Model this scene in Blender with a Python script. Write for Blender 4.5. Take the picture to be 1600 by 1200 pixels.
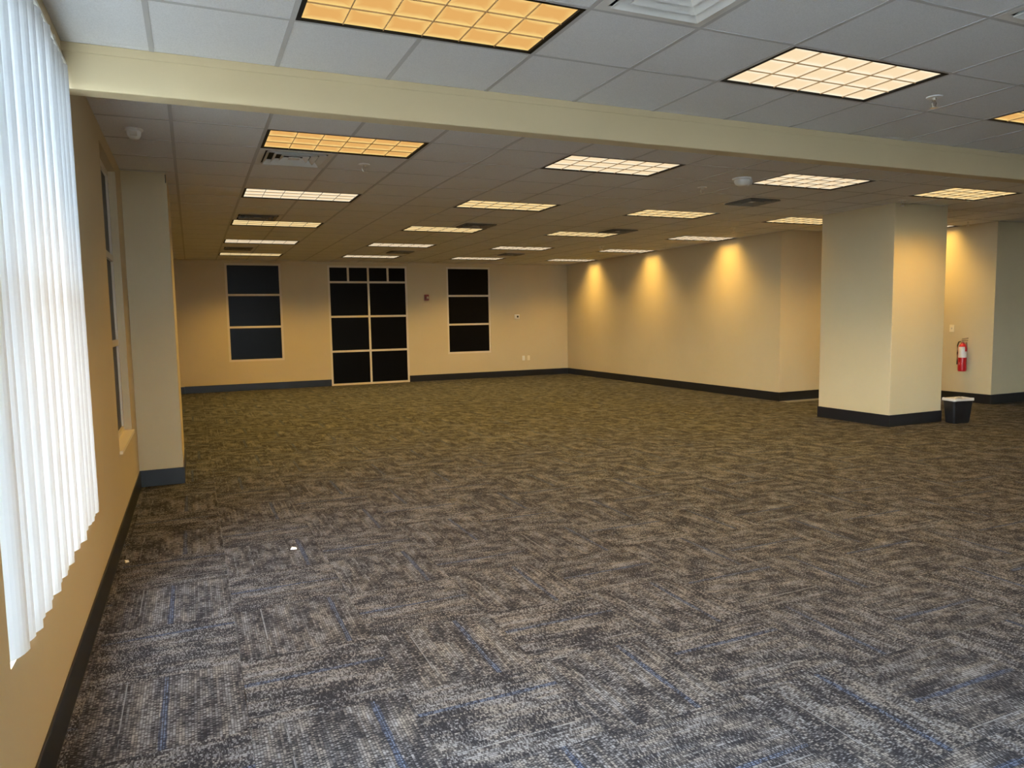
import bpy, bmesh, math, random
from mathutils import Vector, Matrix

for o in list(bpy.data.objects):
    bpy.data.objects.remove(o, do_unlink=True)
scene = bpy.context.scene
COL = scene.collection
R = random.Random(7)

# ------------------------------------------------------------------ camera
EYE = 1.4944
F_PX, YAW, PITCH, ROLL = 1128.857, 0.4147, -0.0907, -0.0177
_cy, _sy, _cp, _sp = math.cos(YAW), math.sin(YAW), math.cos(PITCH), math.sin(PITCH)
FWD = Vector((_sy * _cp, _cy * _cp, _sp))
_r0 = Vector((_cy, -_sy, 0.0))
_u0 = _r0.cross(FWD)
RIGHT = _r0 * math.cos(ROLL) + _u0 * math.sin(ROLL)
UP = -_r0 * math.sin(ROLL) + _u0 * math.cos(ROLL)
cam_data = bpy.data.cameras.new('camera')
cam_data.sensor_fit = 'HORIZONTAL'
cam_data.sensor_width = 36.0
cam_data.lens = F_PX / 1600.0 * 36.0
cam_data.clip_start = 0.05
cam_data.clip_end = 200
cam = bpy.data.objects.new('camera', cam_data)
COL.objects.link(cam)
m = Matrix((RIGHT, UP, -FWD)).transposed().to_4x4()
m.translation = Vector((0, 0, EYE))
cam.matrix_world = m
scene.camera = cam


def to_px(p):
    d = Vector(p) - Vector((0, 0, EYE))
    w = d.dot(FWD)
    if w < 0.1:
        return None
    return (800 + F_PX * d.dot(RIGHT) / w, 600 - F_PX * d.dot(UP) / w)


# ------------------------------------------------------------------ sky and exposure
SKY = 48.0
LAMP_W = 35.0
LAMP_SPREAD = 122
world = bpy.data.worlds.new('sky')
scene.world = world
world.use_nodes = True
_bg = world.node_tree.nodes['Background']
_bg.inputs['Color'].default_value = (0.72, 0.87, 1.0, 1)
_bg.inputs['Strength'].default_value = SKY
scene.view_settings.view_transform = 'Standard'
scene.view_settings.look = 'None'
scene.view_settings.exposure = 0.0
scene.view_settings.gamma = 1.0
scene.view_settings.use_curve_mapping = False

# ------------------------------------------------------------------ dimensions (metres)
T = 0.6096
ZB, ZF = 2.861, 2.876             # ceiling heights behind / in front of the bulkhead
XL, XR = -0.51, 9.12              # left wall, right wall
YB = 17.0                         # back wall
YRET, XEXT, YEXT = 9.40, 11.53, 7.36
XEND, YREAR = 13.6, -5.5
BEAM0, BEAM1, BEAMZ = 4.222, 4.345, 2.657
GX, GY = 0.555, 4.8976            # rear ceiling grid origin
FX, FY = 0.4972, 3.564            # front ceiling grid origin


# ------------------------------------------------------------------ helpers
class MB:
    def __init__(self):
        self.v, self.f, self.uv = [], [], {}

    def quad(self, a, b, c, d, uv=None):
        n = len(self.v)
        self.v += [tuple(a), tuple(b), tuple(c), tuple(d)]
        self.f.append((n, n + 1, n + 2, n + 3))
        if uv:
            self.uv[len(self.f) - 1] = uv

    def tri(self, a, b, c, uv=None):
        n = len(self.v)
        self.v += [tuple(a), tuple(b), tuple(c)]
        self.f.append((n, n + 1, n + 2))
        if uv:
            self.uv[len(self.f) - 1] = uv

    def box(self, x0, x1, y0, y1, z0, z1):
        n = len(self.v)
        self.v += [(x0, y0, z0), (x1, y0, z0), (x1, y1, z0), (x0, y1, z0),
                   (x0, y0, z1), (x1, y0, z1), (x1, y1, z1), (x0, y1, z1)]
        for q in ((0, 3, 2, 1), (4, 5, 6, 7), (0, 1, 5, 4), (1, 2, 6, 5), (2, 3, 7, 6), (3, 0, 4, 7)):
            self.f.append(tuple(n + i for i in q))
        return self

    def lathe(self, prof, c=(0, 0, 0), axis='Z', seg=20, cap=True):
        n0 = len(self.v)
        for r, h in prof:
            for k in range(seg):
                a = 2 * math.pi * k / seg
                p = (r * math.cos(a), r * math.sin(a), h)
                if axis == 'X':
                    p = (p[2], p[0], p[1])
                elif axis == 'Y':
                    p = (p[0], p[2], p[1])
                self.v.append((p[0] + c[0], p[1] + c[1], p[2] + c[2]))
        for i in range(len(prof) - 1):
            for k in range(seg):
                a, b = n0 + i * seg + k, n0 + i * seg + (k + 1) % seg
                self.f.append((a, b, b + seg, a + seg))
        if cap:
            self.f.append(tuple(n0 + k for k in reversed(range(seg))))
            self.f.append(tuple(n0 + (len(prof) - 1) * seg + k for k in range(seg)))
        return self

    def tube(self, pts, r, seg=8):
        pts = [Vector(p) for p in pts]
        n0 = len(self.v)
        for i, p in enumerate(pts):
            d = (pts[min(i + 1, len(pts) - 1)] - pts[max(i - 1, 0)]).normalized()
            s = d.cross(Vector((0, 0, 1)))
            if s.length < 1e-3:
                s = Vector((1, 0, 0))
            s.normalize()
            t = d.cross(s)
            for k in range(seg):
                a = 2 * math.pi * k / seg
                self.v.append(tuple(p + s * r * math.cos(a) + t * r * math.sin(a)))
        for i in range(len(pts) - 1):
            for k in range(seg):
                a, b = n0 + i * seg + k, n0 + i * seg + (k + 1) % seg
                self.f.append((a, b, b + seg, a + seg))
        self.f.append(tuple(n0 + k for k in range(seg)))
        self.f.append(tuple(n0 + (len(pts) - 1) * seg + k for k in range(seg)))
        return self

    def mesh(self, name, mat, smooth=False, fix=True):
        me = bpy.data.meshes.new(name)
        me.from_pydata(self.v, [], self.f)
        if self.uv:
            layer = me.uv_layers.new(name='UVMap')
            for i, p in enumerate(me.polygons):
                if i in self.uv:
                    for k, li in enumerate(p.loop_indices):
                        layer.data[li].uv = self.uv[i][k]
        if fix:
            bm = bmesh.new()
            bm.from_mesh(me)
            bmesh.ops.recalc_face_normals(bm, faces=bm.faces)
            bm.to_mesh(me)
            bm.free()
        if smooth:
            me.polygons.foreach_set('use_smooth', [True] * len(me.polygons))
            me.set_sharp_from_angle(angle=math.radians(40))
        me.materials.append(mat)
        return me

    def build(self, name, mat, parent=None, smooth=False, loc=None, fix=True):
        return add(name, self.mesh(name, mat, smooth, fix), parent, loc)


def add(name, data, parent=None, loc=None):
    o = bpy.data.objects.new(name, data)
    COL.objects.link(o)
    if parent:
        o.parent = parent
    if loc:
        o.location = loc
    return o


def bevel(o, w=0.004, seg=2):
    b = o.modifiers.new('bevel', 'BEVEL')
    b.width = w
    b.segments = seg
    b.limit_method = 'ANGLE'
    return o


def tag(o, label, cat, group=None):
    o['label'] = label
    o['category'] = cat
    if group:
        o['group'] = group
    return o


def thing(name, loc, label, cat, group=None, rotz=0):
    o = add(name, None, None, loc)
    o.empty_display_size = 0.1
    o.rotation_euler = (0, 0, rotz)
    return tag(o, label, cat, group)


def struct(o):
    o['kind'] = 'structure'
    return o


# ------------------------------------------------------------------ materials
def mat(name, col, rough=0.6, spec=0.5, metal=0.0):
    ma = bpy.data.materials.new(name)
    ma.use_nodes = True
    b = ma.node_tree.nodes['Principled BSDF']
    b.inputs['Base Color'].default_value = (*col, 1)
    b.inputs['Roughness'].default_value = rough
    b.inputs['Metallic'].default_value = metal
    b.inputs['Specular IOR Level'].default_value = spec
    return ma


class NT:
    def __init__(self, ma):
        self.t = ma.node_tree
        self.n = self.t.nodes

    def new(self, typ, **kw):
        x = self.n.new(typ)
        for k, v in kw.items():
            setattr(x, k, v)
        return x

    def link(self, a, b):
        self.t.links.new(a, b)

    def val(self, sock, v):
        if isinstance(v, (int, float)):
            sock.default_value = v
        elif isinstance(v, tuple):
            sock.default_value = v
        else:
            self.link(v, sock)

    def math(self, op, a, b=0.0, c=None, clamp=False):
        x = self.new('ShaderNodeMath', operation=op, use_clamp=clamp)
        self.val(x.inputs[0], a)
        self.val(x.inputs[1], b)
        if c is not None:
            self.val(x.inputs[2], c)
        return x.outputs[0]

    def mix(self, fac, a, b):
        x = self.new('ShaderNodeMix', data_type='RGBA')
        self.val(x.inputs['Factor'], fac)
        self.val(x.inputs[6], a)
        self.val(x.inputs[7], b)
        return x.outputs[2]

    def vec(self, x, y, z=0.0):
        c = self.new('ShaderNodeCombineXYZ')
        for i, v in enumerate((x, y, z)):
            self.val(c.inputs[i], v)
        return c.outputs[0]

    def noise(self, v, scale, detail=2.0, rough=0.5):
        x = self.new('ShaderNodeTexNoise')
        self.link(v, x.inputs['Vector'])
        x.inputs['Scale'].default_value = scale
        x.inputs['Detail'].default_value = detail
        x.inputs['Roughness'].default_value = rough
        return x.outputs['Fac']

    def step(self, v, lo, hi):
        x = self.new('ShaderNodeMapRange', interpolation_type='SMOOTHSTEP')
        self.link(v, x.inputs['Value'])
        x.inputs['From Min'].default_value = lo
        x.inputs['From Max'].default_value = hi
        return x.outputs[0]


def bumped(name, col, col2, scale, rough, strength, dist, spec=0.4, cscale=None):
    ma = mat(name, col, rough, spec)
    n = NT(ma)
    b = n.n['Principled BSDF']
    tc = n.new('ShaderNodeTexCoord')
    f = n.noise(tc.outputs['Object'], scale, 3.0, 0.6)
    g = n.noise(tc.outputs['Object'], cscale or scale, 3.0, 0.6)
    n.link(n.mix(n.step(g, 0.35, 0.7), (*col, 1), (*col2, 1)), b.inputs['Base Color'])
    bp = n.new('ShaderNodeBump')
    bp.inputs['Strength'].default_value = strength
    bp.inputs['Distance'].default_value = dist
    n.link(f, bp.inputs['Height'])
    n.link(bp.outputs[0], b.inputs['Normal'])
    return ma


M_WALL = bumped('wall_paint', (0.58, 0.475, 0.295), (0.56, 0.458, 0.283), 160, 0.62, 0.12, 0.002, 0.35, 1.2)
M_TILE = bumped('acoustic_tile', (0.75, 0.745, 0.74), (0.66, 0.655, 0.65), 170, 0.95, 0.35, 0.002, 0.1)
M_BAR = mat('grid_paint', (0.47, 0.46, 0.45), 0.5, 0.3)
M_PLENUM = mat('plenum_grey', (0.06, 0.06, 0.06), 0.9)
M_BASE = mat('black_vinyl', (0.010, 0.011, 0.014), 0.38, 0.45)
M_FRAME = mat('window_frame_paint', (0.66, 0.58, 0.46), 0.45)
M_WHITE = mat('white_plastic', (0.78, 0.77, 0.73), 0.4)
M_IVORY = mat('ivory_plastic', (0.80, 0.72, 0.55), 0.4)
M_DARK = mat('dark_slot', (0.02, 0.02, 0.02), 0.5)
M_PANE = mat('dark_tinted_glass', (0.002, 0.002, 0.003), 0.32, 0.12)
M_LAMPGAP = mat('shadow_gap_black', (0.006, 0.006, 0.006), 0.6, 0.2)  # black ring drawn for the shadow gap around each louver
M_BLADE = mat('louver_aluminium', (0.42, 0.27, 0.13), 0.4, 0.4)
M_VENT = mat('vent_enamel', (0.66, 0.64, 0.60), 0.45)
M_VENTDARK = mat('vent_throat', (0.03, 0.03, 0.03), 0.8)
M_VENTGREY = mat('shaded_vent_enamel', (0.26, 0.24, 0.21), 0.5)  # rear vents: shading of the rings put into a darker enamel
M_CHROME = mat('brushed_steel', (0.65, 0.63, 0.58), 0.3, 0.5, 1.0)
M_RED = mat('red_enamel', (0.50, 0.008, 0.012), 0.3)
M_REDDARK = mat('dark_red_plastic', (0.16, 0.010, 0.008), 0.4)
M_BLACK = mat('black_plastic', (0.010, 0.010, 0.011), 0.42)
M_LABEL = mat('paper_label', (0.75, 0.70, 0.62), 0.6)
M_LINER = mat('white_bin_liner', (0.62, 0.60, 0.57), 0.45)
M_SOIL = mat('asphalt', (0.18, 0.18, 0.18), 0.9)


def mat_glass():
    ma = bpy.data.materials.new('clear_glass')
    ma.use_nodes = True
    n = NT(ma)
    n.n.clear()
    out = n.new('ShaderNodeOutputMaterial')
    tr = n.new('ShaderNodeBsdfTransparent')
    gl = n.new('ShaderNodeBsdfGlossy')
    gl.inputs['Roughness'].default_value = 0.02
    mx = n.new('ShaderNodeMixShader')
    mx.inputs[0].default_value = 0.06
    n.link(tr.outputs[0], mx.inputs[1])
    n.link(gl.outputs[0], mx.inputs[2])
    n.link(mx.outputs[0], out.inputs['Surface'])
    return ma


M_GLASS = mat_glass()


def mat_vane():
    ma = bpy.data.materials.new('white_vinyl_vane')
    ma.use_nodes = True
    n = NT(ma)
    n.n.clear()
    out = n.new('ShaderNodeOutputMaterial')
    df = n.new('ShaderNodeBsdfDiffuse')
    df.inputs['Color'].default_value = (0.74, 0.75, 0.75, 1)
    tl = n.new('ShaderNodeBsdfTranslucent')
    tl.inputs['Color'].default_value = (0.84, 0.91, 0.97, 1)
    mx = n.new('ShaderNodeMixShader')
    mx.inputs[0].default_value = 0.037
    n.link(df.outputs[0], mx.inputs[1])
    n.link(tl.outputs[0], mx.inputs[2])
    n.link(mx.outputs[0], out.inputs['Surface'])
    return ma


M_VANE = mat_vane()


def mat_lamp(name, core, edge, power):
    """Glow of one louver cell: u,v run 0..1 across the cell."""
    ma = bpy.data.materials.new(name)
    ma.use_nodes = True
    n = NT(ma)
    n.n.clear()
    out = n.new('ShaderNodeOutputMaterial')
    em = n.new('ShaderNodeEmission')
    uv = n.new('ShaderNodeUVMap')
    sp = n.new('ShaderNodeSeparateXYZ')
    n.link(uv.outputs[0], sp.inputs[0])
    v = sp.outputs[1]
    tc = n.new('ShaderNodeTexCoord')
    ns = n.noise(tc.outputs['Object'], 9.0, 2.0)
    k = n.math('ADD', n.step(v, 0.55, 1.0), n.math('MULTIPLY', n.math('SUBTRACT', ns, 0.5), 0.9), clamp=True)
    n.link(n.mix(k, (*core, 1), (*edge, 1)), em.inputs['Color'])
    em.inputs['Strength'].default_value = power
    n.link(em.outputs[0], out.inputs['Surface'])
    return ma


LAMP_MATS = {
    'amber': mat_lamp('lamp_glow_amber', (0.80, 0.43, 0.13), (1.0, 0.72, 0.26), 1.0),
    'gold': mat_lamp('lamp_glow_gold', (0.95, 0.66, 0.28), (1.0, 0.86, 0.50), 1.0),
    'white': mat_lamp('lamp_glow_white', (0.93, 0.72, 0.45), (1.0, 0.93, 0.72), 1.05),
}


def mat_carpet():
    ma = mat('carpet_tile_loop', (0.1, 0.1, 0.1), 0.95, 0.1)
    n = NT(ma)
    b = n.n['Principled BSDF']
    uv = n.new('ShaderNodeUVMap')
    sp = n.new('ShaderNodeSeparateXYZ')
    n.link(uv.outputs[0], sp.inputs[0])
    u0, v = sp.outputs[0], sp.outputs[1]      # u = seed*10 + position across ribs, v along ribs
    seed = n.math('FLOOR', n.math('DIVIDE', u0, 10.0))
    u = n.math('SUBTRACT', u0, n.math('MULTIPLY', seed, 10.0))
    P = 0.0105
    ribf = n.math('DIVIDE', u, P)
    rib = n.math('FLOOR', ribf)
    fr = n.math('SUBTRACT', ribf, rib)
    s7 = n.math('MULTIPLY', seed, 7.31)
    fleck = n.noise(n.vec(n.math('MULTIPLY', rib, 1.37), n.math('ADD', n.math('MULTIPLY', v, 150.0), n.math('MULTIPLY', rib, 5.37)), s7), 1.0, 1.0)
    streak = n.noise(n.vec(n.math('MULTIPLY', rib, 0.9), n.math('MULTIPLY', v, 9.0), s7), 1.0, 2.0)
    patch = n.noise(n.vec(n.math('MULTIPLY', u, 11.0), n.math('MULTIPLY', v, 6.0), s7), 1.0, 2.0)
    line = n.noise(n.vec(n.math('MULTIPLY', rib, 0.81), s7, 3.3), 1.0, 1.0)
    t = n.math('ADD', n.math('MULTIPLY', fleck, 1.0), n.math('MULTIPLY', streak, 0.22))
    t = n.math('ADD', t, n.math('MULTIPLY', patch, 0.5))
    t = n.math('ADD', t, n.math('MULTIPLY', line, 0.22))
    light = n.step(t, 0.86, 1.22)
    tint = n.noise(n.vec(n.math('MULTIPLY', rib, 0.31), n.math('MULTIPLY', v, 4.0), n.math('ADD', s7, 5.0)), 1.0, 1.0)
    pale = n.mix(n.step(tint, 0.4, 0.6), (0.162, 0.166, 0.182, 1), (0.168, 0.160, 0.155, 1))
    dark = n.mix(n.step(patch, 0.4, 0.62), (0.014, 0.014, 0.018, 1), (0.028, 0.027, 0.029, 1))
    col = n.mix(light, dark, pale)
    # accent stripes, placed per tile
    def hash01(k):
        return n.math('FRACT', n.math('MULTIPLY', n.math('SINE', n.math('MULTIPLY', n.math('ADD', seed, k), 12.9898)), 437.5453))
    c1 = n.math('ADD', n.math('MULTIPLY', hash01(0.3), 0.28), 0.22)
    d1 = n.math('ABSOLUTE', n.math('SUBTRACT', u, c1))
    in1 = n.math('LESS_THAN', n.math('ADD', d1, n.math('MULTIPLY', streak, 0.016)), 0.0215)
    blue = n.mix(n.step(fleck, 0.38, 0.66), (0.010, 0.013, 0.026, 1), (0.036, 0.052, 0.100, 1))
    col = n.mix(n.math('MULTIPLY', in1, n.math('MULTIPLY', n.step(patch, 0.30, 0.55), 0.8)), col, blue)
    in2 = n.math('LESS_THAN', n.math('ABSOLUTE', n.math('SUBTRACT', d1, 0.0042)), 0.0022)
    col = n.mix(n.math('MULTIPLY', in2, n.step(fleck, 0.4, 0.6)), col, (0.085, 0.11, 0.17, 1))
    c2 = n.math('ADD', n.math('MULTIPLY', hash01(4.7), 0.14), 0.05)
    in3 = n.math('LESS_THAN', n.math('ABSOLUTE', n.math('SUBTRACT', u, c2)), 0.0035)
    col = n.mix(n.math('MULTIPLY', in3, n.math('MULTIPLY', n.step(streak, 0.42, 0.52), 0.5)), col, (0.20, 0.21, 0.23, 1))
    # groove between the loops' rows
    g = n.step(n.math('ABSOLUTE', n.math('SUBTRACT', fr, 0.5)), 0.27, 0.48)
    col = n.mix(n.math('MULTIPLY', g, 0.62), col, (0.014, 0.014, 0.018, 1))
    n.link(col, b.inputs['Base Color'])
    bp = n.new('ShaderNodeBump')
    bp.inputs['Strength'].default_value = 0.35
    bp.inputs['Distance'].default_value = 0.002
    n.link(n.math('SUBTRACT', n.math('MULTIPLY', fleck, 0.5), g), bp.inputs['Height'])
    n.link(bp.outputs[0], b.inputs['Normal'])
    return ma


M_CARPET = mat_carpet()


# ------------------------------------------------------------------ visible size of a patch
def shown(x0, x1, y0, y1, z):
    c = [to_px(p) for p in ((x0, y0, z), (x1, y0, z), (x1, y1, z), (x0, y1, z))]
    if any(p is None for p in c):
        return 0.0
    area = 0.5 * abs(sum(c[i][0] * c[(i + 1) % 4][1] - c[(i + 1) % 4][0] * c[i][1] for i in range(4)))
    hit = 0
    for i in range(6):
        for j in range(6):
            p = to_px((x0 + (x1 - x0) * (i + .5) / 6, y0 + (y1 - y0) * (j + .5) / 6, z))
            if p and 0 <= p[0] < 1600 and 0 <= p[1] < 1200:
                hit += 1
    return area * hit / 36.0


def xmax_at(y):
    return XR if y > YRET else (XEXT if y > YEXT else XEND)


# ================================================================== FLOOR
floor = struct(MB().box(XL - 0.2, XEND + 0.2, YREAR - 0.2, YB + 0.2, -0.12, -0.007).build('floor', M_SOIL))
CT, CX0, CY0 = 0.588, 0.12, 3.31
tiles = []
for i in range(-2, 24):
    for j in range(-16, 24):
        x0, y0 = CX0 + i * CT, CY0 + j * CT
        yc = y0 + CT / 2
        xa, xb = max(x0, XL), min(x0 + CT, xmax_at(min(yc, YB - 0.01)))
        ya, yb = max(y0, YREAR), min(y0 + CT, YB)
        if xb - xa < 0.02 or yb - ya < 0.02:
            continue
        tiles.append((shown(xa, xb, ya, yb, 0), i, j, xa, xb, ya, yb, x0, y0))
tiles.sort(key=lambda t: -t[0])


def carpet_box(mb, x0, x1, y0, y1, ox, oy, along_y, seed, off=(0, 0)):
    g = 0.0006
    x0, x1, y0, y1 = x0 + g, x1 - g, y0 + g, y1 - g

    def uvf(x, y):
        a, b = x - ox, y - oy
        u, v = (a, b) if along_y else (b, a)
        return (seed * 10 + u, v)
    X0, X1, Y0, Y1 = x0 - off[0], x1 - off[0], y0 - off[1], y1 - off[1]
    n = len(mb.v)
    mb.box(X0, X1, Y0, Y1, -0.006, 0.0)
    k = len(mb.f)
    for fi in range(k - 6, k):
        mb.uv[fi] = [uvf(mb.v[vi][0] + off[0], mb.v[vi][1] + off[1]) for vi in mb.f[fi]]


cache = {}
rest = MB()
for n, (s, i, j, xa, xb, ya, yb, x0, y0) in enumerate(tiles):
    along = (i + j) % 2 == 0
    full = abs(xb - xa - CT) < 1e-6 and abs(yb - ya - CT) < 1e-6
    seed = R.randrange(0, 14)
    if n < 300 and s > 0:
        cx, cy = (xa + xb) / 2, (ya + yb) / 2
        key = (along, seed) if full else None
        if key in cache:
            me = cache[key]
        else:
            mb = MB()
            carpet_box(mb, xa, xb, ya, yb, x0, y0, along, seed, (cx, cy))
            me = mb.mesh('carpet_tile', M_CARPET, fix=False)
            if key:
                cache[key] = me
        add('carpet_tile', me, floor, (cx, cy, 0))
    else:
        carpet_box(rest, xa, xb, ya, yb, x0, y0, along, seed)
o = rest.build('carpet_tiles', M_CARPET, floor, fix=False)
o['kind'] = 'stuff'

struct(MB().box(-60, 60, -60, 60, -0.3, -0.15).build('ground', mat('concrete_paving', (0.12, 0.118, 0.115), 0.9)))

# ================================================================== CEILINGS
# cells taken by lights or vents: (column, row) pairs
LAMP_B = [(c, r) for c in (0, 4, 8, 12) for r in (1, 5, 9, 13, 17)] + [(16, 5)]
VENT_B = [(0, 2), (0, 8), (0, 15), (5, 8), (5, 15), (9, 8), (9, 15), (9, 3)]
LAMP_F = [(0, 0), (4, 0), (8, 0)]    # row index towards -Y is negative
VENT_F = [(2, -1), (5, -2)]
taken_b = set(VENT_B) | {(c + k, r) for c, r in LAMP_B for k in (0, 1)}
taken_f = set(VENT_F) | {(c + k, r) for c, r in LAMP_F for k in (0, 1)}


def ceiling_field(name, z, gx, gy, rows, cols, y_lo, y_hi, row_dir, taken, slab):
    root = MB()
    for b in slab:
        root.box(*b, z + 0.10, z + 0.16)
    ceil = struct(root.build(name, M_PLENUM))
    pieces = []
    for c in cols:
        for r in rows:
            x0, x1 = gx + c * T, gx + (c + 1) * T
            y0, y1 = gy + r * T, gy + (r + 1) * T
            if row_dir < 0:
                y0, y1 = gy + (r - 1) * T, gy + r * T
            y0, y1 = max(y0, y_lo), min(y1, y_hi)
            if y1 - y0 < 0.01:
                continue
            x0, x1 = max(x0, XL), min(x1, xmax_at((y0 + y1) / 2) if row_dir > 0 else XEND)
            if x1 - x0 < 0.01 or (c, r) in taken:
                continue
            pieces.append((shown(x0, x1, y0, y1, z), x0, x1, y0, y1))
    pieces.sort(key=lambda t: -t[0])
    cachet = {}
    restt = MB()
    for n, (s, x0, x1, y0, y1) in enumerate(pieces):
        w, d = round(x1 - x0, 4), round(y1 - y0, 4)
        if n < 300 and s > 0:
            if (w, d) not in cachet:
                cachet[(w, d)] = MB().box(-w / 2 + .001, w / 2 - .001, -d / 2 + .001, d / 2 - .001, 0.003, 0.018).mesh('ceiling_tile', M_TILE, fix=False)
            add('ceiling_tile', cachet[(w, d)], ceil, ((x0 + x1) / 2, (y0 + y1) / 2, z))
        else:
            restt.box(x0, x1, y0, y1, z + 0.003, z + 0.018)
    o = restt.build('ceiling_tiles', M_TILE, ceil, fix=False)
    o['kind'] = 'stuff'
    hw = 0.012
    blocked = lambda c, r: (c, r) in taken
    # main runners along Y: split where a light's middle would be crossed
    lamp_mid = LAMP_B if row_dir > 0 else LAMP_F
    for c in list(cols) + [cols[-1] + 1]:
        x = gx + c * T
        segs = []
        for r in rows:
            y0, y1 = gy + r * T, gy + (r + 1) * T
            if row_dir < 0:
                y0, y1 = gy + (r - 1) * T, gy + r * T
            y0, y1 = max(y0, y_lo), min(y1, y_hi)
            lim = xmax_at((y0 + y1) / 2) if row_dir > 0 else XEND
            if y1 - y0 < 0.01 or x < XL + 0.02 or x > lim - 0.005 or (c - 1, r) in lamp_mid:
                continue
            segs.append((y0, y1))
        segs.sort()
        merged = []
        for a, b in segs:
            if merged and abs(merged[-1][1] - a) < 1e-4:
                merged[-1][1] = b
            else:
                merged.append([a, b])
        if merged:
            mb = MB()
            for a, b in merged:
                mb.box(x - hw, x + hw, a, b, z, z + 0.004)
            mb.build('main_runner', M_BAR, ceil, fix=False)
    for r in list(rows) + [rows[-1] + 1]:
        y = gy + r * T if row_dir > 0 else gy + (r - 1) * T
        if y < y_lo + 0.08 or y > y_hi - 0.08:
            continue
        lim = xmax_at(y) if row_dir > 0 else XEND
        MB().box(XL, lim, y - hw * 0.8, y + hw * 0.8, z + 0.0005, z + 0.004).build('cross_tee', M_BAR, ceil, fix=False)
    return ceil


ceiling_field('ceiling', ZB, GX, GY, range(-1, 20), range(-2, 22), BEAM1, YB, 1, taken_b,
              [(XL - .2, XR + .2, BEAM0, YB + .2), (XR + .2, XEXT + .2, BEAM0, YRET + .2), (XEXT + .2, XEND + .2, BEAM0, YEXT + .2)])
ceiling_field('ceiling', ZF, FX, FY, range(-15, 3), range(-2, 22), YREAR, BEAM0, -1, taken_f,
              [(XL - .2, XEND + .2, YREAR - .2, BEAM0 + 0.001)])

# bulkhead between the two ceilings
beam = MB()
beam.box(XL, XEND, BEAM0, BEAM1, BEAMZ, 3.0)
beam = struct(beam.build('ceiling_beam', M_WALL))
bevel(beam, 0.006)
MB().box(XL, XEND, BEAM0 - 0.004, BEAM0, 2.834, ZF).build('beam_trim', M_WALL, beam)


# ================================================================== WALLS
def wall_run(name, axis, at, thick, lo, hi, openings, ztop=3.05, parent=None):
    """A wall along one axis with rectangular openings (a, b, z0, z1)."""
    mb = MB()

    def put(a, b, z0, z1):
        if b - a < 1e-4 or z1 - z0 < 1e-4:
            return
        p, q = sorted((at, at + thick))
        if axis == 'Y':
            mb.box(p, q, a, b, z0, z1)
        else:
            mb.box(a, b, p, q, z0, z1)
    cur = lo
    for a, b, z0, z1 in sorted(openings):
        put(cur, a, -0.1, ztop)
        put(a, b, -0.1, z0)
        put(a, b, z1, ztop)
        cur = b
    put(cur, hi, -0.1, ztop)
    return struct(mb.build(name, M_WALL, parent))


WIN_BLIND = (2.335, 4.205, 0.545, 2.725)
WIN_SIDE = (5.72, 6.86, 0.60, 2.75)
WIN_REAR = [(-1.5, 1.85, 0.40, 2.50), (-4.2, -2.0, 0.40, 2.50)]
wall_run('wall_left', 'Y', XL, -0.2, YREAR, YB, [WIN_BLIND, WIN_SIDE] + WIN_REAR)
W1 = (0.715, 1.885, 0.645, 2.80)
DOOR = (2.91, 4.78, 0.0, 2.775)
W2 = (5.775, 6.93, 0.64, 2.775)
wall_run('wall_back', 'X', YB, 0.2, XL - 0.2, XR + 0.2, [W1, DOOR, W2])
wall_run('wall_right', 'Y', XR, 0.3, YRET, YB + 0.2, [])
wall_run('wall_return', 'X', YRET, 0.2, XR + 0.3, XEXT + 0.2, [])
wall_run('wall_alcove', 'Y', XEXT, 0.2, YEXT + 0.2, YRET, [])
wall_run('wall_front_right', 'X', YEXT, 0.2, XEXT, XEND + 0.2, [])
wall_run('wall_far_right', 'Y', XEND, 0.2, YREAR, YEXT, [])
WIN_REAR_FILL = [(0.2, 1.7, 0.6, 2.6)]  # unseen rear window, added and sized to throw daylight on the pier
wall_run('wall_rear', 'X', YREAR, -0.2, XL - 0.2, XEND + 0.2, WIN_REAR_FILL)
# piers against the left wall
pier = struct(MB().box(XL, -0.142, 7.40, 8.55, -0.05, 3.0).build('wall_pier', M_WALL))
pier2 = struct(MB().box(XL, -0.215, 16.92, YB, -0.05, 3.0).build('wall_pier', M_WALL))
# narrow dark joint at the head of the pier's corner
MB().box(-0.152, -0.145, 7.3985, 7.402, 2.775, 2.85).build('corner_joint', M_DARK, pier)
# free-standing column
CXa, CXb, CYa, CYb = 8.22, 9.21, 6.54, 7.70
column = struct(MB().box(CXa, CXb, CYa, CYb, -0.05, 3.0).build('column', M_WALL))
bevel(column, 0.006)

# baseboards
BH, BT = 0.153, 0.010


def base(name, x0, x1, y0, y1):
    o = struct(MB().box(x0, x1, y0, y1, 0.0, BH).build(name, M_BASE))
    return bevel(o, 0.004)


base('baseboard_left', XL, XL + BT, YREAR, 7.40 - BT)
base('baseboard_left', XL, XL + BT, 8.55 + BT, 16.92 - BT)
base('baseboard_back', -0.215 + BT, DOOR[0], YB - BT, YB)
base('baseboard_back', DOOR[1], XR - BT, YB - BT, YB)
base('baseboard_right', XR - BT, XR, YRET - BT, YB)
base('baseboard_return', XR, XEXT - BT, YRET - BT, YRET)
base('baseboard_alcove', XEXT - BT, XEXT, YEXT - BT, YRET - BT)
base('baseboard_front_right', XEXT, XEND, YEXT - BT, YEXT)


def base_ring(name, x0, x1, y0, y1, sides):
    mb = MB()
    if 'S' in sides:
        mb.box(x0 - BT, x1 + BT, y0 - BT, y0, 0, BH)
    if 'N' in sides:
        mb.box(x0 - BT, x1 + BT, y1, y1 + BT, 0, BH)
    if 'W' in sides:
        mb.box(x0 - BT, x0, y0, y1, 0, BH)
    if 'E' in sides:
        mb.box(x1, x1 + BT, y0, y1, 0, BH)
    return struct(mb.build(name, M_BASE))


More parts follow.
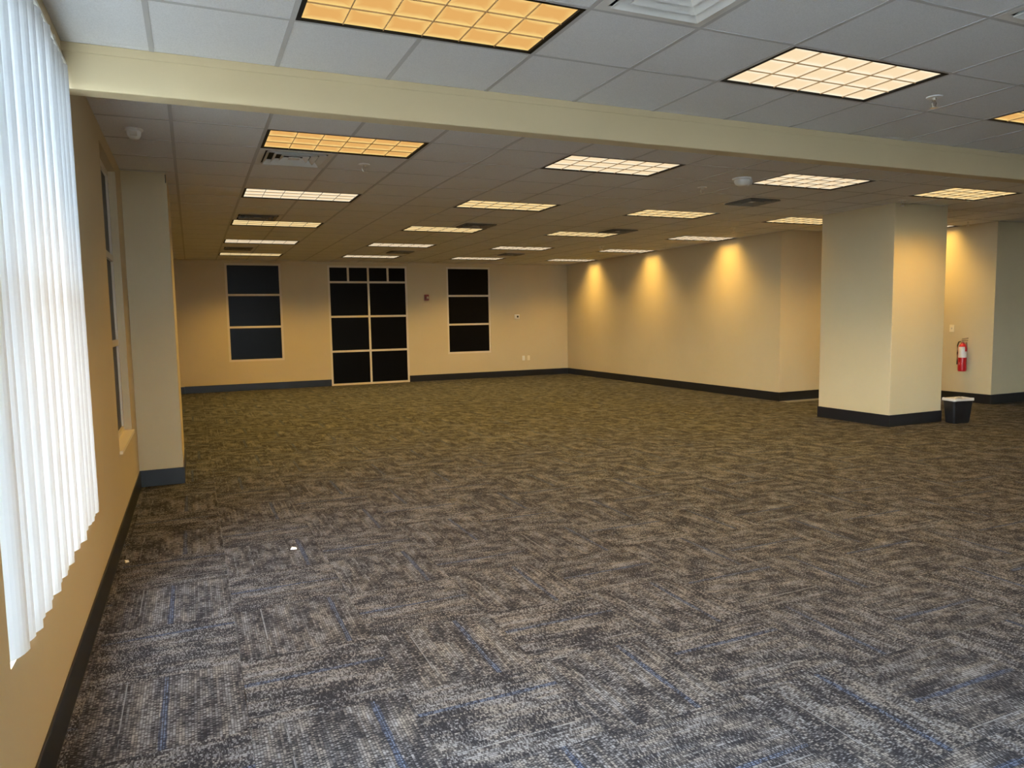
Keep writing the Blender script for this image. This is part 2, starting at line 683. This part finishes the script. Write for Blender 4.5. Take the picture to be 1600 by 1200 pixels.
base_ring('baseboard_column', CXa, CXb, CYa, CYb, 'SNWE')
base_ring('baseboard_pier', XL + BT, -0.142, 7.40, 8.55, 'SNE')
base_ring('baseboard_pier', XL + BT, -0.215, 16.92, YB, 'SE')


# ================================================================== WINDOWS AND DOOR
def window(name, axis, at, sgn, a, b, z0, z1, rails, posts, pane_mat, fr=0.045, depth=0.06, sub=None):
    """Frame, mullions and panes; local plane at distance `depth` behind the wall face (sgn = outward)."""
    fw = 0.05

    def bx(mb, p, q, lo, hi, d0=0.0, d1=fw):
        n0, n1 = sorted((at + sgn * (depth + d0), at + sgn * (depth + d1)))
        if axis == 'Y':
            mb.box(n0, n1, p, q, lo, hi)
        else:
            mb.box(p, q, n0, n1, lo, hi)
        return mb
    f = MB()
    bx(f, a, a + fr, z0, z1)
    bx(f, b - fr, b, z0, z1)
    bx(f, a + fr, b - fr, z0, z0 + fr)
    bx(f, a + fr, b - fr, z1 - fr, z1)
    root = struct(f.build(name, M_FRAME))
    zs = [z0 + fr] + list(rails) + [z1 - fr]
    h = fr * 0.5
    for z in rails:
        bx(MB(), a + fr, b - fr, z - h, z + h, -0.004, fw).build('mullion', M_FRAME, root)
    for k in range(len(zs) - 1):
        lo = zs[k] + (h if k else 0)
        hi = zs[k + 1] - (h if k < len(zs) - 2 else 0)
        ps = posts[k] if isinstance(posts, dict) else posts
        xs = [a + fr] + list(ps) + [b - fr]
        for q in ps:
            bx(MB(), q - h, q + h, lo, hi, -0.004, fw).build('mullion', M_FRAME, root)
        for i in range(len(xs) - 1):
            p0 = xs[i] + (h if i else 0)
            p1 = xs[i + 1] - (h if i < len(xs) - 2 else 0)
            bx(MB(), p0, p1, lo, hi, 0.016, 0.024).build('pane', pane_mat, root)
    return root


window('window_1', 'X', YB, 1, *W1, [1.402, 2.108], [], M_PANE, depth=0.012)
window('window_2', 'X', YB, 1, *W2, [1.364, 2.070], [], M_PANE, depth=0.012)
mid = (DOOR[0] + DOOR[1]) / 2
q = (DOOR[1] - DOOR[0]) / 4
window('door_1', 'X', YB, 1, *DOOR, [0.795, 1.60, 2.395], {0: [mid], 1: [mid], 2: [mid], 3: [mid - q, mid, mid + q]}, M_PANE, depth=0.004)
w3 = window('window_3', 'Y', XL, -1, *WIN_SIDE, [1.352, 2.04], [], M_PANE, fr=0.05, depth=0.055)
MB().box(XL - 0.055, XL + 0.02, WIN_SIDE[0] - 0.01, WIN_SIDE[1] + 0.01, WIN_SIDE[2] - 0.012, WIN_SIDE[2] + 0.012).build('window_sill', M_IVORY, w3)
window('window_4', 'Y', XL, -1, *WIN_BLIND, [1.66], [], M_GLASS, depth=0.10)
for k, wr in enumerate(WIN_REAR):
    window('window_%d' % (5 + k), 'Y', XL, -1, *wr, [1.36, 2.05], [(wr[0] + wr[1]) / 2], M_GLASS, depth=0.10)

for k, wr in enumerate(WIN_REAR_FILL):
    window('window_%d' % (7 + k), 'X', YREAR, -1, *wr, [1.36, 2.05], [(wr[0] + wr[1]) / 2], M_GLASS, depth=0.10)

# ================================================================== VERTICAL BLIND
BX = XL + 0.006
blind = thing('vertical_blind', (BX, 2.345, 0.56), 'white vertical blind glowing with daylight over the large left window', 'blind')
MB().box(-0.004, 0.014, 0.0, 1.86, 2.196, 2.212).build('head_rail', M_WHITE, blind)
for yy in (0.25, 0.9, 1.5):
    MB().box(-0.004, 0.016, yy, yy + 0.03, 2.194, 2.220).build('bracket', M_CHROME, blind)
N_V = 22
VW = 0.102
for k in range(N_V):
    y = 0.045 + k * (1.77 / (N_V - 1))
    ang = math.radians(26 + R.uniform(-8, 8) + (8 if k % 4 == 2 else 0))
    z0, z1 = 0.0 + R.uniform(-0.006, 0.006), 2.175
    mb = MB()
    SEG = 6
    prev = None
    for i in range(SEG + 1):
        s = -0.5 + i / SEG
        w, bulge = s * VW, 0.010 * (1 - 4 * s * s)
        px = w * math.sin(ang) + bulge * math.cos(ang)
        py = w * math.cos(ang) - bulge * math.sin(ang)
        if prev:
            mb.quad((prev[0], prev[1], z0), (px, py, z0), (px, py, z1), (prev[0], prev[1], z1))
        prev = (px, py)
    v = mb.build('vane', M_VANE, blind, smooth=True, loc=(0, y, 0))
    MB().box(-0.006, 0.006, -0.004, 0.004, z1 - 0.012, 2.200).build('vane_hanger', M_WHITE, v)


# ================================================================== CEILING LIGHTS
LW, LD = 2 * T - 0.024, T - 0.024        # visible opening of a fixture
NXC, NYC = 6, 3
IX, IY = LW / 2 - 0.022, LD / 2 - 0.012   # half size of the lit grid
cw, cd = 2 * IX / NXC, 2 * IY / NYC


def cell(mb, x, y):
    a, b = cw / 2, cd / 2
    z, zt = 0.010, 0.022
    c = [(x - a, y - b, z), (x + a, y - b, z), (x + a, y + b, z), (x - a, y + b, z)]
    t = (x, y + b * 0.25, zt)
    for i in range(4):
        e = (1.0, 0.78, 0.9, 0.78)[i]
        mb.tri(c[(i + 1) % 4], c[i], t, [(0.5, e), (0.5, e), (0.5, 0.3)])


def frame_mesh():
    mb = MB()
    ox, oy = LW / 2, LD / 2
    mb.box(-ox, -IX, -oy, oy, -0.001, 0.03)
    mb.box(IX, ox, -oy, oy, -0.001, 0.03)
    mb.box(-IX, IX, -oy, -IY, -0.001, 0.03)
    mb.box(-IX, IX, IY, oy, -0.001, 0.03)
    return mb.mesh('frame', M_LAMPGAP, fix=False)


ME_FRAME = frame_mesh()
ME_HOUS = MB().box(-LW / 2, LW / 2, -LD / 2, LD / 2, 0.031, 0.09).mesh('housing', M_VENT, fix=False)
ME_CROSS = MB().box(-0.0018, 0.0018, -IY, IY, 0.003, 0.009).mesh('louver_blade', M_BLADE, fix=False)
ME_LONG = MB().box(-IX, IX, -0.0018, 0.0018, 0.003, 0.009).mesh('louver_blade', M_BLADE, fix=False)
ME_CELL, ME_ALL = {}, {}
for k, ma in LAMP_MATS.items():
    mb = MB()
    cell(mb, 0, 0)
    ME_CELL[k] = mb.mesh('reflector_cell', ma, fix=False)
    mb = MB()
    for i in range(NXC):
        for j in range(NYC):
            cell(mb, -IX + (i + .5) * cw, -IY + (j + .5) * cd)
    ME_ALL[k] = mb.mesh('reflector', ma, fix=False)
LAMP_COL = {'amber': (1.0, 0.57, 0.10), 'gold': (1.0, 0.61, 0.12), 'white': (1.0, 0.64, 0.16)}


def troffer(x, y, z, kind, label, near, group, power=1.0):
    t = thing('ceiling_light', (x, y, z), label, 'ceiling light', group)
    add('frame', ME_FRAME, t)
    add('housing', ME_HOUS, t)
    if near:
        for i in range(NXC):
            for j in range(NYC):
                add('reflector_cell', ME_CELL[kind], t, (-IX + (i + .5) * cw, -IY + (j + .5) * cd, 0))
    else:
        add('reflector', ME_ALL[kind], t)
    for i in range(1, NXC):
        add('louver_blade', ME_CROSS, t, (-IX + i * cw, 0, 0))
    for j in range(1, NYC):
        add('louver_blade', ME_LONG, t, (0, -IY + j * cd, 0))
    ld = bpy.data.lights.new('tube_light', 'AREA')
    ld.shape = 'RECTANGLE'
    ld.size, ld.size_y = 2 * IX - 0.06, 2 * IY - 0.06
    ld.energy = LAMP_W * power * (0.6 if kind == 'amber' else 1.0)
    ld.color = LAMP_COL[kind]
    ld.spread = math.radians(LAMP_SPREAD)
    add('tube_light', ld, t, (0, 0, -0.003))
    return t


ORD = ['first', 'second', 'third', 'fourth', 'fifth']
ROWN = {0: 'leftmost lengthwise row', 4: 'second lengthwise row from the left', 8: 'third lengthwise row from the left', 12: 'rightmost lengthwise row'}
KIND = {(0, 1): 'amber', (0, 5): 'white', (0, 9): 'gold', (0, 13): 'white', (0, 17): 'gold',
        (4, 1): 'white', (4, 5): 'gold', (4, 9): 'gold', (4, 13): 'white', (4, 17): 'white',
        (8, 1): 'white', (8, 5): 'gold', (8, 9): 'gold', (8, 13): 'white', (8, 17): 'white',
        (12, 1): 'gold', (12, 5): 'gold', (12, 9): 'white', (12, 13): 'white', (12, 17): 'white', (16, 5): 'white'}
for (c, r) in LAMP_B:
    x, y = GX + (c + 1) * T, GY + (r + .5) * T
    if c == 16:
        lab = 'recessed ceiling light glimpsed between the column and the extinguisher wall'
    else:
        lab = 'recessed louvered light, %s behind the bulkhead in the %s' % (ORD[(r - 1) // 4], ROWN[c])
    troffer(x, y, ZB, KIND[(c, r)], lab, r <= 5, 'ceiling lights behind the bulkhead', 0.8 if c >= 12 else 1.06)
FRONT = {(0, 0): ('amber', 'large amber louvered light cut off by the top edge of the picture'),
         (4, 0): ('white', 'pale louvered light in the near ceiling beside a sprinkler'),
         (8, 0): ('amber', 'amber ceiling light cut off by the right edge, before the bulkhead')}
for (c, r) in LAMP_F:
    x, y = FX + (c + 1) * T, FY + (r - .5) * T
    kind, lab = FRONT.get((c, r), ('white', 'recessed louvered light in the near ceiling outside the picture'))
    troffer(x, y, ZF, kind, lab, (c, r) in FRONT, 'ceiling lights in the near ceiling', 2.0 if c == 0 else 1.0)


# ================================================================== AIR VENTS
def ring(mb, r0, z0, r1, z1, th=0.004):
    """Sloping square ring from half-size r0 at z0 to r1 at z1."""
    a = [(-r0, -r0, z0), (r0, -r0, z0), (r0, r0, z0), (-r0, r0, z0)]
    b = [(-r1, -r1, z1), (r1, -r1, z1), (r1, r1, z1), (-r1, r1, z1)]
    for i in range(4):
        j = (i + 1) % 4
        up = (0, 0, th)
        A, B, C_, D = a[i], a[j], b[j], b[i]
        mb.quad(A, B, C_, D)
        mb.quad(*[tuple(Vector(p) + Vector(up)) for p in (D, C_, B, A)])
        mb.quad(A, B, tuple(Vector(B) + Vector(up)), tuple(Vector(A) + Vector(up)))
        mb.quad(D, C_, tuple(Vector(C_) + Vector(up)), tuple(Vector(D) + Vector(up)))


HV = T / 2 - 0.013
mb = MB()
ring(mb, HV, -0.001, HV - 0.045, -0.001)
ME_VFRAME = mb.mesh('frame', M_VENT, fix=False)
ME_VRINGS = []
for k in range(3):
    mb = MB()
    r0 = HV - 0.055 - k * 0.062
    ring(mb, r0, -0.012 + 0.004 * k, r0 - 0.034, 0.022)
    ME_VRINGS.append(mb.mesh('deflector_ring', M_VENT, fix=False))
ME_VRINGS2 = []
for k in range(3):
    mb = MB()
    r0 = HV - 0.060 - k * 0.066
    ring(mb, r0, -0.016, r0 - 0.022, 0.010)
    ME_VRINGS2.append(mb.mesh('deflector_ring', M_VENTGREY, fix=False))
ME_VCORE = MB().box(-0.045, 0.045, -0.045, 0.045, -0.002, 0.004).mesh('center_plate', M_VENT, fix=False)
ME_VBOX = MB().box(-HV, HV, -HV, HV, 0.045, 0.06).mesh('throat', M_VENTDARK, fix=False)


def vent(x, y, z, lab, grey=False):
    t = thing('air_vent', (x, y, z), lab, 'air vent', 'square ceiling air vents')
    add('frame', ME_VFRAME, t)
    for me in (ME_VRINGS2 if grey else ME_VRINGS):
        add('deflector_ring', me, t)
    add('center_plate', ME_VCORE, t)
    add('throat', ME_VBOX, t)


VLAB = {(0, 2): 'square air vent directly behind the first light of the leftmost row',
        (0, 8): 'square air vent just before the third light of the leftmost row',
        (0, 15): 'square air vent before the last light of the leftmost row',
        (5, 8): 'square air vent at the third light of the second row from the left',
        (5, 15): 'square air vent before the last light of the second row from the left',
        (9, 8): 'square air vent at the third light of the third row from the left',
        (9, 15): 'square air vent before the last light of the third row from the left',
        (9, 3): 'dark square air vent to the left of the column, behind the ceiling camera'}
for (c, r) in VENT_B:
    vent(GX + (c + .5) * T, GY + (r + .5) * T, ZB, VLAB[(c, r)], (c, r) != (0, 2))
for (c, r), lab in (((2, -1), 'large stepped air vent cut off by the top edge beside the amber light'),
                    ((5, -2), 'air vent corner in the upper right corner of the picture')):
    vent(FX + (c + .5) * T, FY + (r - .5) * T, ZF, lab)


# ================================================================== SPRINKLERS
ME_ESC = MB().lathe([(0.036, 0.0), (0.034, -0.005), (0.018, -0.007)], seg=20).mesh('escutcheon', M_WHITE, True)
_mb = MB().lathe([(0.010, 0.0), (0.010, -0.018)], seg=12)
ME_SBODY = _mb.mesh('body', M_CHROME, True)
ME_SARM = MB().tube([(0.010, 0, -0.016), (0.016, 0, -0.030), (0.006, 0, -0.050)], 0.003, 6).mesh('frame_arm', M_CHROME, True)
ME_SARM2 = MB().tube([(-0.010, 0, -0.016), (-0.016, 0, -0.030), (-0.006, 0, -0.050)], 0.003, 6).mesh('frame_arm', M_CHROME, True)
ME_SDEF = MB().lathe([(0.018, -0.050), (0.018, -0.053)], seg=16).mesh('deflector', M_CHROME)


def sprinkler(x, y, z, lab):
    t = thing('sprinkler_head', (x, y, z), lab, 'sprinkler', 'ceiling sprinkler heads')
    t.scale = (1.35, 1.35, 1.35)
    for nm, me in (('escutcheon', ME_ESC), ('body', ME_SBODY), ('frame_arm', ME_SARM), ('frame_arm', ME_SARM2), ('deflector', ME_SDEF)):
        add(nm, me, t)


for x, y, z, lab in ((4.49, 3.31, ZF + .003, 'sprinkler head in the near ceiling right of the pale light'),
                     (1.46, 6.45, ZB + .003, 'sprinkler head behind the first light of the leftmost row'),
                     (5.11, 6.43, ZB + .003, 'sprinkler head left of the ceiling camera'),
                     (8.12, 6.36, ZB + .003, 'sprinkler head just in front of the column top'),
                     (11.06, 7.52, ZB + .003, 'sprinkler head near the ceiling by the extinguisher wall'),
                     (7.94, 9.21, ZB + .003, 'sprinkler head near the right wall by the nearest scallop of light'),
                     (5.70, 12.28, ZB + .003, 'far sprinkler head before the fourth light of the third row'),
                     (7.47, 12.46, ZB + .003, 'far sprinkler head before the fourth light of the rightmost row')):
    sprinkler(x, y, z, lab)

# ================================================================== CEILING DEVICES
t = thing('motion_sensor', (-0.30, 5.83, ZB + .003), 'round white sensor on the ceiling by the left wall', 'sensor')
MB().lathe([(0.060, 0.0), (0.060, -0.012), (0.052, -0.018)], seg=24).build('base_ring', M_WHITE, t, True)
s = MB().lathe([(0.048, -0.016), (0.044, -0.045), (0.032, -0.066), (0.012, -0.074)], seg=24).build('dome', M_WHITE, t, True)
MB().box(-0.022, 0.022, -0.058, -0.030, -0.055, -0.028).build('lens', M_LABEL, s)
t = thing('dome_camera', (5.17, 5.88, ZB + .003), 'white dome camera hanging from the ceiling beside a light', 'camera')
MB().lathe([(0.092, 0.0), (0.092, -0.012), (0.078, -0.018)], seg=28).build('mount', M_WHITE, t, True)
b = MB().lathe([(0.074, -0.016), (0.076, -0.034), (0.068, -0.056), (0.046, -0.072), (0.014, -0.078)], seg=28).build('housing', M_WHITE, t, True)
MB().lathe([(0.036, 0.0), (0.036, 0.030), (0.028, 0.036)], axis='X', seg=20, c=(0.050, -0.03, -0.042)).build('lens_ring', M_VENT, b, True)
MB().lathe([(0.022, 0.0), (0.020, 0.008)], axis='X', seg=16, c=(0.084, -0.03, -0.042)).build('lens', M_DARK, b, True)

# ================================================================== WALL DEVICES
t = thing('fire_alarm_strobe', (5.25, YB, 2.03), 'dark red fire alarm strobe with white lens between door and window', 'fire alarm')
bevel(MB().box(-0.055, 0.055, -0.045, 0.0, -0.072, 0.072).build('body', M_REDDARK, t), 0.008)
bevel(MB().box(-0.004, 0.040, -0.066, -0.040, -0.026, 0.026).build('lens', M_WHITE, t), 0.010)
for k in range(3):
    MB().box(-0.046, -0.014, -0.048, -0.044, -0.040 + k * 0.018, -0.032 + k * 0.018).build('grille_slot', M_DARK, t)
t = thing('thermostat', (7.655, YB, 1.53), 'white thermostat with dark display on the back wall', 'thermostat')
bevel(MB().box(-0.068, 0.068, -0.024, 0.0, -0.062, 0.062).build('body', M_WHITE, t), 0.006)
MB().box(-0.012, 0.034, -0.027, -0.022, -0.020, 0.028).build('display', M_DARK, t)
MB().box(-0.056, 0.056, -0.026, -0.022, -0.052, -0.036).build('lower_cover', M_VENT, t)


def outlet(x, z, lab, ma):
    t = thing('wall_outlet', (x, YB, z), lab, 'outlet', 'outlets low on the back wall')
    bevel(MB().box(-0.036, 0.036, -0.007, 0.0, -0.060, 0.060).build('cover_plate', ma, t), 0.003)
    for dz in (-0.024, 0.024):
        sk = MB().box(-0.016, 0.016, -0.0095, -0.006, dz - 0.015, dz + 0.015).build('socket', ma, t)
        for dx in (-0.006, 0.006):
            MB().box(dx - 0.0015, dx + 0.0015, -0.0102, -0.009, dz - 0.006, dz + 0.006).build('slot', M_DARK, sk)


outlet(7.822, 0.463, 'pale wall outlet nearer the window, low on the back wall', M_WHITE)
outlet(7.968, 0.463, 'tan wall outlet nearer the corner, low on the back wall', M_IVORY)
t = thing('wall_switch', (XEXT, 8.04, 1.20), 'ivory wall plate above and left of the fire extinguisher', 'switch')
bevel(MB().box(-0.008, 0.0, -0.040, 0.040, -0.060, 0.060).build('cover_plate', M_IVORY, t), 0.003)
MB().box(-0.020, -0.006, -0.006, 0.006, -0.014, 0.012).build('toggle', M_VENT, t)

# fire extinguisher
t = thing('fire_extinguisher', (XEXT - 0.082, 7.79, 0.505), 'red fire extinguisher with white label hung on the alcove wall', 'fire extinguisher')
MB().lathe([(0.052, 0.0), (0.060, 0.012), (0.062, 0.03), (0.062, 0.37), (0.055, 0.415), (0.032, 0.445), (0.022, 0.452), (0.022, 0.47)], seg=28).build('cylinder', M_RED, t, True)
lab_ = MB()
for k in range(12):
    a0, a1 = math.radians(150 + k * 12), math.radians(150 + (k + 1) * 12)
    r = 0.0632
    lo, hi = 0.225, 0.325
    if k < 8:
        hi = 0.40
    def pt(a, z):
        rr = r if z < 0.37 else r - (z - 0.37) * 0.16
        return (rr * math.cos(a), rr * math.sin(a), z)
    zs = [lo, 0.325] + ([0.37, hi] if hi > 0.33 else [])
    for i in range(len(zs) - 1):
        lab_.quad(pt(a0, zs[i]), pt(a1, zs[i]), pt(a1, zs[i + 1]), pt(a0, zs[i + 1]))
lab_.build('label_sheet', M_LABEL, t, True)
tri_ = MB()
aa = math.radians(185)
tri_.tri(*[(0.0636 * math.cos(math.radians(a)), 0.0636 * math.sin(math.radians(a)), z) for a, z in ((172, 0.105), (172, 0.150), (212, 0.128))])
tri_.build('arrow_mark', M_LABEL, t)
MB().tube([(0.0, 0.004, 0.47), (0, 0.004, 0.495)], 0.014, 10).build('valve', M_CHROME, t, True)
MB().box(-0.010, 0.010, -0.078, 0.020, 0.498, 0.506).build('carry_handle', M_BLACK, t)
lev = MB().box(-0.009, 0.009, -0.085, 0.015, 0.0, 0.007).build('lever', M_BLACK, t, loc=(0, 0, 0.522))
lev.rotation_euler = (math.radians(-10), 0, 0)
MB().lathe([(0.016, -0.018), (0.016, -0.006)], axis='X', c=(-0.012, 0.0, 0.485), seg=14).build('gauge', M_CHROME, t, True)
MB().tube([(-0.005, 0.018, 0.485), (-0.012, 0.062, 0.475), (-0.014, 0.078, 0.42), (-0.014, 0.076, 0.30), (-0.014, 0.074, 0.16), (-0.014, 0.076, 0.11)], 0.009, 8).build('hose', M_BLACK, t, True)
MB().box(0.058, 0.082, -0.02, 0.02, 0.30, 0.47).build('bracket', M_CHROME, t)

# ================================================================== WASTEBASKET
t = thing('wastebasket', (9.30, 6.365, 0.0), 'black plastic wastebasket with white bin liner beside the column', 'trash can', rotz=math.radians(-10.6))


def rrect(hx, hy, r, z, n=4):
    out = []
    for sx, sy, a0 in ((1, 1, 0), (-1, 1, 90), (-1, -1, 180), (1, -1, 270)):
        for k in range(n + 1):
            a = math.radians(a0 + 90 * k / n)
            out.append((sx * (hx - r) + r * math.cos(a), sy * (hy - r) + r * math.sin(a), z))
    return out


def loft(rings, cap0=True, cap1=False):
    mb = MB()
    n = len(rings[0])
    for rg in rings:
        mb.v += rg
    for i in range(len(rings) - 1):
        for k in range(n):
            a, b = i * n + k, i * n + (k + 1) % n
            mb.f.append((a, b, b + n, a + n))
    if cap0:
        mb.f.append(tuple(reversed(range(n))))
    if cap1:
        mb.f.append(tuple((len(rings) - 1) * n + k for k in range(n)))
    return mb


loft([rrect(0.126, 0.072, 0.03, 0.0), rrect(0.132, 0.078, 0.03, 0.012), rrect(0.158, 0.100, 0.035, 0.300),
      rrect(0.164, 0.106, 0.035, 0.302), rrect(0.165, 0.107, 0.035, 0.325), rrect(0.152, 0.094, 0.033, 0.325),
      rrect(0.124, 0.070, 0.028, 0.012)], True, True).build('bin_body', M_BLACK, t, True)
RL = random.Random(3)
wav = lambda pts, s: [(x + RL.uniform(-s, s), y + RL.uniform(-s, s), z + RL.uniform(-s, s)) for x, y, z in pts]
loft([wav(rrect(0.1670, 0.1090, 0.035, 0.300, 8), 0.0012), wav(rrect(0.169, 0.111, 0.036, 0.318, 8), 0.0012),
      wav(rrect(0.168, 0.110, 0.036, 0.333, 8), 0.003), wav(rrect(0.149, 0.091, 0.033, 0.333, 8), 0.003),
      wav(rrect(0.146, 0.088, 0.033, 0.300, 8), 0.006)], False, False).build('bin_liner', M_LINER, t, True)
MB().tube([(-0.12, -0.05, 0.320), (-0.05, -0.01, 0.338), (0.03, 0.02, 0.332), (0.11, 0.05, 0.322)], 0.009, 7).build('liner_fold', M_LINER, t, True)

# ================================================================== SCRAPS ON THE CARPET
def scrap(x, y, lx, ly, rz, lab):
    mb = MB()
    pts = [(-lx, -ly, 0.001), (lx, -ly * .8, 0.001), (lx * .9, ly, 0.001), (-lx * .8, ly * .9, 0.001)]
    top = [(a * .8, b * .8, 0.010 + 0.004 * (i % 2)) for i, (a, b, c) in enumerate(pts)]
    mb.v = pts + top
    mb.f = [(3, 2, 1, 0), (4, 5, 6, 7), (0, 1, 5, 4), (1, 2, 6, 5), (2, 3, 7, 6), (3, 0, 4, 7)]
    o = mb.build('paper_scrap', M_LABEL, None, loc=(x, y, 0))
    o.rotation_euler = (0, 0, rz)
    tag(o, lab, 'scrap', 'scraps on the carpet')


scrap(0.54, 4.855, 0.020, 0.012, -0.3, 'small white scrap lying on the open carpet')
scrap(-0.455, 5.067, 0.012, 0.014, 0.4, 'tiny white scrap on the carpet against the left baseboard')
